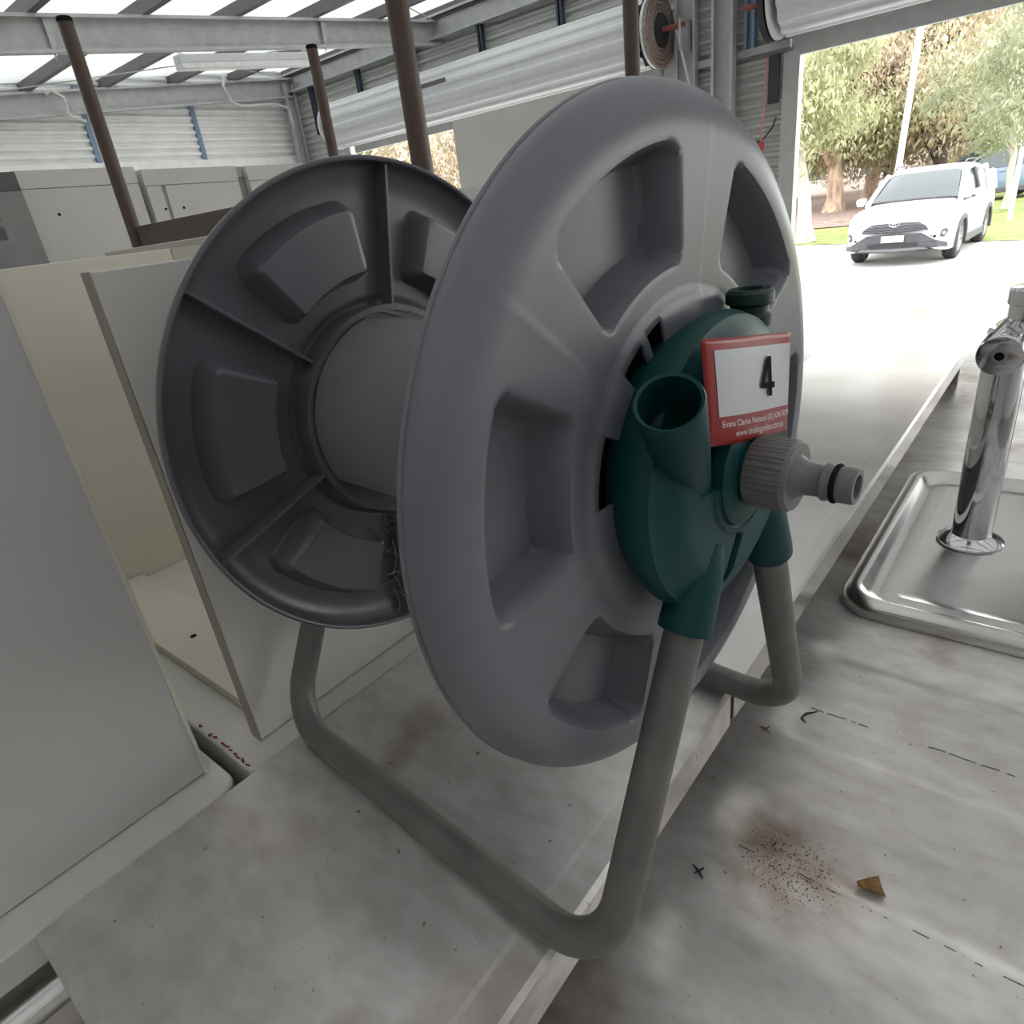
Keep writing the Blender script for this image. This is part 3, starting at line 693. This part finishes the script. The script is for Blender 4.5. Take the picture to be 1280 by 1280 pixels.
v, f = text_verts('Evans Clarke National (02) 6245 0099', .004); stick_text('sticker_lettering', v, f, .10, .97, .165, .245, M_INKW)
v, f = text_verts('www.biddingonline.com.au', .004); stick_text('sticker_lettering', v, f, .22, .88, .055, .145, M_INKW)

# dry grass and web caught between the flanges
mb = MB()
for k in range(70):
    b = Vector((-.035+random.gauss(0, .012), WR-.004-abs(random.gauss(0, .012)), HA-.19+random.uniform(0, .1)))
    pts = [b]
    d = Vector((random.gauss(0, .4), random.gauss(-.3, .3), random.gauss(.2, .8))).normalized()
    for _ in range(4):
        d = (d+Vector((random.gauss(0, .4), random.gauss(0, .3), random.gauss(0, .4)))).normalized(); q = pts[-1]+d*.011
        if math.hypot(q.x, q.z-HA) > .202: break
        q.y = min(q.y, WR-.003); pts.append(q)
    if len(pts) > 2: mb.tube(pts, random.choice((.0002, .00035, .0006)), 4)
w = mb.build('dry_grass', M_STRAW, None, label='wisps of dry grass and web caught against the rear reel disc', category='grass', kind='stuff')
w.matrix_world = Matrix.Translation((RX, RY, ZS)) @ Matrix.Rotation(1.5014-PI/2, 4, 'Z')

# ================================================================== outside: pole, house, cars, trees
pole = thing('white_pole', 'tall slim white pole standing on the lawn behind the white SUV', 'pole', (20.5, 4.05, .02))
MB().lathe([(0, 0), (.13, 0), (.13, .03), (.075, .04), (.07, 7.5), (0, 7.52)], n=20).build('shaft', M_POLE, pole)
MB().lathe([(.075, 0), (.09, .01), (.09, .06), (.075, .07)], (0, 0, .6), n=20).build('collar', M_POLE, pole)
pole.rotation_euler = (.045, 0, 0)

hs = thing('house', 'low pale rendered house behind the trees across the lawn', 'house', (58, 12.3, 0))
board('wall', M_HOUSE, hs, -3, 3, -6, 6, .0, 2.7)
MB().prism([(-3.6, 0), (3.6, 0), (0, 1.6)], (0, -6.5, 2.7), (1, 0, 0), (0, 0, 1), -13).build('roof', M_ROOFT, hs, smooth=0)
for y in (-4, 0, 4):
    q = board('window', M_DOORW, hs, -3.06, -3.0, y-.8, y+.8, .9, 2.1); board('pane', M_GLASS, q, -.05, -.02, -.7, .7, -.5, .5)

def wheel(parent, x, y, r, side, wd=.22):
    w = MB().lathe([(r*.62, -wd/2), (r*.9, -wd/2), (r*.985, -wd/2+.03), (r, -wd/2+.06), (r, wd/2-.06), (r*.985, wd/2-.03), (r*.9, wd/2), (r*.62, wd/2), (r*.62, -wd/2)], (0, 0, 0), (0, 1, 0), 32).build('wheel', M_TYRE, parent, smooth=35)
    w.location = (x, y, r)
    mb = MB().lathe([(r*.54, -.05), (r*.62, 0), (r*.62, .03), (r*.57, .03), (r*.54, -.05)], (0, side*(wd/2-.03), 0), (0, side, 0), 28)
    mb.lathe([(0, .0), (.07, .0), (.06, .02), (0, .025)], (0, side*(wd/2-.03), 0), (0, side, 0), 16)
    for k in range(5):
        a = 2*PI*k/5+.3; c, s_ = math.cos(a), math.sin(a)
        for da in (-.16, .16):
            c, s_ = math.cos(a+da), math.sin(a+da)
            mb.obox((c*r*.32, side*(wd/2-.025), s_*r*.32), (c, 0, s_), (0, 1, 0), (-s_, 0, c), r*.28, .012, .022)
    mb.build('rim', M_RIM, w, smooth=30)
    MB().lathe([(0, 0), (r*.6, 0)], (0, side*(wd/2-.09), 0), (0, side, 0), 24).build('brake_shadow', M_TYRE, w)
    return w
def loft(parent, name, st_, mt, half, smooth=40):
    mb = MB(); secs = []
    for x, pts in st_:
        full = [(x, y, z) for y, z in pts] + [(x, -y, z) for y, z in reversed(pts) if abs(y) > 1e-6]
        secs.append(full)
    k = len(secs[0]); mb.v = [p for s_ in secs for p in s_]
    mb.f = [(i*k+j, i*k+(j+1) % k, (i+1)*k+(j+1) % k, (i+1)*k+j) for i in range(len(secs)-1) for j in range(k)]
    mb.f += [tuple(range(k))[::-1], tuple((len(secs)-1)*k+j for j in range(k))]
    return mb.build(name, mt, parent, smooth=smooth)
def interp(tab, x):
    xs_ = [t[0] for t in tab]; return [float(np.interp(x, xs_, [t[i] for t in tab])) for i in range(1, len(tab[0]))]
def suv(label, paint, loc, rz, sc, full=True):
    c = thing('suv', label, 'car', loc, rz); c.scale = (sc, sc, sc*.96)
    # x, half width, bottom, shoulder, centre top
    T = [(-2.3, .78, .42, 1.0, 1.08), (-2.22, .86, .34, 1.05, 1.12), (-2.0, .91, .28, 1.08, 1.12), (-1.3, .925, .26, 1.08, 1.12), (0, .925, .26, 1.04, 1.1), (1.0, .925, .26, 1.03, 1.12),
         (1.5, .92, .26, 1.0, 1.09), (1.85, .905, .25, .96, 1.05), (2.05, .87, .25, .92, 1.0), (2.18, .80, .26, .86, .93), (2.27, .68, .3, .74, .82), (2.31, .55, .36, .64, .68)]
    xs_ = sorted(set(list(np.linspace(-2.3, 1.9, 43)) + [1.95, 2.0, 2.05, 2.1, 2.15, 2.18, 2.22, 2.27, 2.31]))
    st_ = []
    def arch(x):   # wheel arch cut height
        z = 0
        for wx in (1.36, -1.33):
            if abs(x-wx) < .43: z = max(z, .36+math.sqrt(max(0, .43**2-(x-wx)**2))*.98)
        return z
    for x in xs_:
        W, zb, zs_, zt = interp(T, x); ar = arch(x)
        zb2 = max(zb, ar) if ar else zb
        z1 = max(zb2+.02, zb+.18)
        st_.append((x, [(0, zb+.02), (W*.62, zb+.02), (W*.66, max(zb+.03, zb2-.01)), (W*.985, zb2), (W, max(z1, zb2+.03)), (W*1.0, max(zs_-.2, zb2+.06)), (W*.975, max(zs_-.06, zb2+.09)), (W*.93, zs_), (W*.72, zs_+(zt-zs_)*.75), (W*.4, zt-.005), (0, zt)]))
    body = loft(c, 'body', st_, paint, None, 35)
    G = [(-2.12, 1.10, 1.16, .80), (-1.95, 1.10, 1.42, .76), (-1.6, 1.09, 1.59, .70), (-1.0, 1.08, 1.655, .68), (-.3, 1.07, 1.68, .67), (.15, 1.07, 1.66, .66), (.38, 1.07, 1.61, .65), (.75, 1.08, 1.38, .70), (1.12, 1.08, 1.12, .76)]
    st_ = []
    for x in np.linspace(-2.12, 1.12, 40):
        zb, zt, W = interp(G, x); zt = max(zt, zb+.02); h = zt-zb; wb_ = .865
        st_.append((x, [(0, zb-.02), (wb_, zb-.02), (wb_-(wb_-W)*.55, zb+h*.55), (W+.01, zb+h*.86), (W-.1, zt-.015*h), (W*.5, zt), (0, zt+.004)]))
    loft(c, 'glasshouse', st_, M_GLASS, None, 40)
    # roof skin and pillars
    st_ = []
    for x in np.linspace(-1.98, .4, 24):
        zb, zt, W = interp(G, x); h = zt-zb
        st_.append((x, [(0, zt-.02), (W-.02, zb+h*.80), (W+.024, zb+h*.82), (W+.012, zb+h*.9), (W-.1, zt+.004), (W*.5, zt+.014), (0, zt+.018)]))
    loft(c, 'roof', st_, paint, None, 40)
    for sy in (-1, 1):
        MB().tube([(1.2, sy*.80, 1.06), (.8, sy*.735, 1.34), (.36, sy*.665, 1.59)], .045, 8).build('a_pillar', paint, c)
        MB().tube([(-.25, sy*.885, 1.06), (-.3, sy*.705, 1.58)], .035, 8).build('b_pillar', M_CLAD, c)
        MB().tube([(-1.25, sy*.885, 1.06), (-1.45, sy*.71, 1.58)], .05, 8).build('c_pillar', paint, c)
        MB().tube([(-1.75, sy*.87, 1.08), (-1.98, sy*.765, 1.42)], .09, 8).build('d_pillar', paint, c)
        MB().tube([(-1.7, sy*.6, 1.66), (-1.5, sy*.62, 1.72), (-.1, sy*.61, 1.74), (.1, sy*.6, 1.70)], .018, 6).build('roof_rail', M_CLAD, c)
        mr = MB().lathe([(0, -.11), (.07, -.09), (.085, 0), (.07, .08), (0, .1)], (.72, sy*1.03, 1.14), (0, 1, .1), 14).build('mirror', paint, c)
        MB().tube([(.75, sy*.9, 1.07), (.74, sy*.98, 1.09)], .03, 6).build('mirror_stem', M_CLAD, mr)
        MB().box(-.95, .95, min(sy*.90, sy*.945), max(sy*.90, sy*.945), .24, .40).build('side_sill', M_CLAD, c, bevel=.02)
        for hx_ in (-.05, -.95):
            MB().box(hx_-.1, hx_+.1, sy*.935-.012, sy*.935+.012, .90, .93).build('door_handle', paint, c, bevel=.006)
        for wx in (1.36, -1.33):
            mb = MB(); n = 20
            for i in range(n+1):
                a = PI*(-.06+1.12*i/n)
                for rr_, yy in ((.37, .86), (.37, .945), (.45, .95), (.46, .90)):
                    mb.v.append((wx+rr_*math.cos(a), sy*yy, .36+rr_*math.sin(a)))
            mb.f = [(i*4+j, i*4+(j+1) % 4, i*4+4+(j+1) % 4, i*4+4+j) for i in range(n) for j in range(4)]
            mb.build('wheel_arch', M_CLAD, c, smooth=50)
            wheel(c, wx, sy*.80, .36, sy)
    # front end
    def fx(y, z):   # front surface x at a given half width and height
        T2 = [(2.31, .55), (2.27, .70), (2.18, .82), (2.05, .89)]
        return float(np.interp(abs(y), [.0, .5, .55, .68, .80, .87, .905], [2.33, 2.325, 2.315, 2.28, 2.19, 2.07, 1.87])) - .28*max(0, z-.72)**1.0
    def patch(name, poly, mt, off=.012, th=.02, par=c):
        mb = MB(); n = len(poly); cy = sum(p[0] for p in poly)/n; cz = sum(p[1] for p in poly)/n
        f_ = [(fx(y, z)+off, y, z) for y, z in poly]; b_ = [(fx(y, z)+off-th-.12, y, z) for y, z in poly]
        mb.add(f_+b_, [(i, n+i, n+(i+1) % n, (i+1) % n) for i in range(n)])
        ks = (1, .85, .7, .55, .4, .2); o_ = len(mb.v)
        for q in ks: mb.v += [(fx(cy+q*(y-cy), cz+q*(z-cz))+off, cy+q*(y-cy), cz+q*(z-cz)) for y, z in poly]
        mb.v.append((fx(cy, cz)+off, cy, cz))
        for a_ in range(len(ks)-1): mb.f += [(o_+a_*n+i, o_+a_*n+(i+1) % n, o_+(a_+1)*n+(i+1) % n, o_+(a_+1)*n+i) for i in range(n)]
        mb.f += [(o_+(len(ks)-1)*n+i, o_+(len(ks)-1)*n+(i+1) % n, len(mb.v)-1) for i in range(n)]
        return mb.build(name, mt, par, smooth=0)
    gr = patch('grille', [(-.56, .64), (-.28, .62), (0, .615), (.28, .62), (.56, .64), (.50, .72), (.38, .79), (0, .80), (-.38, .79), (-.50, .72)], M_CLAD, .02)
    for k, z in enumerate((.655, .70, .745)):
        w_ = (.52, .50, .43)[k]
        MB().tube([(fx(y, z)+.03, y, z+.012*math.sin(y*38)) for y in np.linspace(-w_, w_, 41)], .009, 5).build('grille_bar', mat('grille_bar', (.11, .11, .12), .4), gr)
    # emblem: three ovals on the grille
    em = MB()
    for ry, rz_, cz in ((.085, .058, .785), (.03, .05, .785), (.06, .022, .805)):
        em.tube([(fx(0, .78)+.045, ry*math.cos(t), cz+rz_*math.sin(t)) for t in np.linspace(0, 2*PI, 29)[:-1]], .009, 6, closed=True)
    em.build('emblem', mat('emblem_chrome', (.7, .7, .72), .2, .6), c)
    patch('lower_bumper', [(-.86, .31), (-.5, .27), (0, .265), (.5, .27), (.86, .31), (.84, .39), (.68, .45), (.46, .585), (0, .60), (-.46, .585), (-.68, .45), (-.84, .39)], M_CLAD, .03)
    patch('air_intake', [(-.42, .375), (0, .37), (.42, .375), (.4, .43), (0, .435), (-.4, .43)], M_TYRE, .045, .01)
    patch('skid_plate', [(-.6, .30), (0, .28), (.6, .30), (.52, .345), (0, .335), (-.52, .345)], mat('skid_silver', (.16, .16, .17), .5, 0.), .055, .01)
    MB().box(2.375, 2.39, -.19, .19, .455, .575).build('number_plate', M_DOORW, c, bevel=.004)
    for sy in (-1, 1):
        patch('headlamp', [(sy*.56, .80), (sy*.62, .755), (sy*.84, .80), (sy*.88, .86), (sy*.70, .845)], M_LAMP, .03)
        fl = patch('fog_surround', [(sy*.74, .5), (sy*.80, .49), (sy*.84, .57), (sy*.82, .64), (sy*.76, .62)], M_CLAD, .03)
        MB().lathe([(0, 0), (.03, 0), (.025, .012), (0, .015)], (fx(.79, .56)+.035, sy*.79, .56), (1, 0, 0), 14).build('fog_lamp', M_LAMP, fl)
    MB().tube([(1.13, -.62, 1.125), (1.16, 0, 1.135), (1.13, .62, 1.125)], .022, 6).build('cowl', M_CLAD, c)
    MB().box(-2.33, -2.24, -.7, .7, .36, .62).build('rear_bumper', M_CLAD, c, bevel=.03)
    if not full:
        sp_ = MB().lathe([(.2, -.1), (.3, -.1), (.345, -.06), (.35, 0), (.345, .06), (.3, .1), (.2, .1), (.2, -.1)], (-2.43, .0, .95), (1, 0, 0), 28).build('spare_wheel', M_TYRE, c)
        MB().lathe([(0, 0), (.2, .0), (.2, .03), (0, .04)], (-2.5, 0, .95), (-1, 0, 0), 20).build('spare_rim', M_RIM, sp_)
    return c
ta_ = math.atan2(2.7, 15.7); az = ta_+PI-math.radians(12)
suv('white SUV parked on the pale concrete outside, facing the shed', M_CARW, (15.75, 2.52, -.02), az, .925)
suv('blue SUV with rear spare wheel parked beyond the white one', M_CARB, (29.6, 3.0, .05), math.radians(118), .98, full=False)

# ---- eucalypts
def leaves(centres, radii, n, L, seed, droop=.8):
    g = np.random.default_rng(seed); k = len(centres); idx = g.integers(0, k, n)
    C = np.array(centres)[idx]; Rr = np.array(radii)[idx][:, None]
    d = g.normal(size=(n, 3)); d /= np.linalg.norm(d, axis=1)[:, None]
    P = C + d*Rr*(g.random((n, 1))**.45)*np.array([1, 1, .75])
    t = g.normal(size=(n, 3))*.55 + np.array([0, 0, -droop]); t /= np.linalg.norm(t, axis=1)[:, None]
    s_ = np.cross(t, g.normal(size=(n, 3))); s_ /= np.linalg.norm(s_, axis=1)[:, None]
    l = L*(.6+.8*g.random((n, 1))); w = l*.17
    V = np.stack([P, P+t*l*.4+s_*w, P+t*l, P+t*l*.4-s_*w], 1).reshape(-1, 3)
    return V
def gum(label, loc, h, r, lean, crown, nl, seed, bark, leafm, L=.34, group='gum trees across the lawn', low=.35):
    g = random.Random(seed); t = thing('gum_tree', label, 'tree', loc, 0, group)
    top = Vector((lean[0], lean[1], h)); P = []
    for i in range(9):
        q = i/8; P.append(Vector((top.x*q**1.4+g.gauss(0, .07)*h*.06*(i > 0), top.y*q**1.4+g.gauss(0, .07)*h*.06*(i > 0), h*q*.8)))
    mb = MB().tube(P, [r*1.35]+[r*(1-.085*i) for i in range(1, 9)], 10)
    cs, rs = [], []; nb = 11
    for b in range(nb):
        q = low+(.95-low)*b/(nb-1); k = min(7, int(q*8)); base = P[k].lerp(P[k+1], q*8-k)
        a = b*2.4+g.random(); ln = crown*(1.05-.45*abs(q-.55))*g.uniform(.75, 1.1)
        dirv = Vector((math.cos(a), math.sin(a), g.uniform(.35, .9))).normalized(); pts = [base]
        for s_ in range(5):
            dirv = (dirv+Vector((g.gauss(0, .22), g.gauss(0, .22), g.gauss(.06, .2)))).normalized(); pts.append(pts[-1]+dirv*ln/5)
        mb.tube(pts, [r*.42*(1-.5*q)*(1-.17*i) for i in range(6)], 6)
        for s_ in (2, 3, 4, 5):
            cs.append(tuple(pts[s_]+Vector((g.gauss(0, .25), g.gauss(0, .25), g.gauss(.1, .25))))); rs.append(crown*g.uniform(.22, .4))
    mb.build('trunk', bark, t, smooth=60)
    nl = int(nl*1.8); L = L*.5; V = leaves(cs, rs, nl, L, seed); n = nl
    me = bpy.data.meshes.new('foliage'); me.vertices.add(4*n); me.vertices.foreach_set('co', V.ravel().astype(np.float32))
    me.loops.add(4*n); me.loops.foreach_set('vertex_index', np.arange(4*n, dtype=np.int32))
    me.polygons.add(n); me.polygons.foreach_set('loop_start', np.arange(0, 4*n, 4, dtype=np.int32)); me.polygons.foreach_set('loop_total', np.full(n, 4, dtype=np.int32))
    me.update(); me.validate()
    finish(me, 'foliage', leafm, t, smooth=0)
    return t
gum('pale barked gum tree rising right beside the door jamb', (19.2, 5.72, 0), 4.6, .2, (-.3, .5), 2.1, 9000, 3, M_BARKW, M_LEAF[0], low=.5)
gum('orange peeling gum tree left of the white pole', (29, 7.7, .1), 5.0, .34, (.6, .4), 4.0, 16000, 5, M_BARKP, M_LEAF[0], .4, low=.3)
gum('forked brown gum tree just behind the white pole', (33, 7.4, .1), 5.4, .3, (-.5, -.8), 4.2, 16000, 8, M_BARKP, M_LEAF[1], .42, low=.3)
gum('broad olive gum tree above the white SUV', (31, 4.6, .1), 5.0, .28, (.3, .3), 4.3, 18000, 11, M_BARKD, M_LEAF[1], .42, low=.28)
gum('slender white trunked gum tree at the right of the doorway', (24, 1.9, .1), 4.4, .1, (.2, .25), 2.4, 5000, 14, M_BARKW, M_LEAF[2], .34, low=.35)
gum('tall gum tree on the far left of the doorway view', (38, 12.2, .1), 6.4, .3, (0, .3), 4.6, 16000, 17, M_BARKD, M_LEAF[0], .45, low=.2)
gum('far olive gum tree between the pole and the house', (44, 9.0, .1), 7, .3, (0, 0), 5.0, 16000, 21, M_BARKD, M_LEAF[2], .5, low=.2)
gum('far reddish gum tree above the blue SUV', (42, 4.6, .1), 6.2, .3, (0, 0), 4.8, 16000, 23, M_BARKP, M_LEAF[1], .5, low=.2)
gum('pale gum tree seen under the left roller door', (22, 20, .1), 8, .28, (0, 0), 4.2, 16000, 29, M_BARKW, M_LEAF[1], .4, low=.12)
gum('green gum tree in the low gap left of the white cabinet', (21, 27, .1), 8, .28, (0, 0), 4.2, 14000, 31, M_BARKP, M_LEAF[0], .4, low=.1)
# tree stake by the lawn edge
MB().lathe([(0, 0), (.05, 0), (.05, 1.5), (.03, 1.56), (0, 1.56)], n=10).build('tree_stake', M_POLE, None, label='pale timber stake on the lawn behind the white SUV', category='stake').location = (21, 1.55, .02)
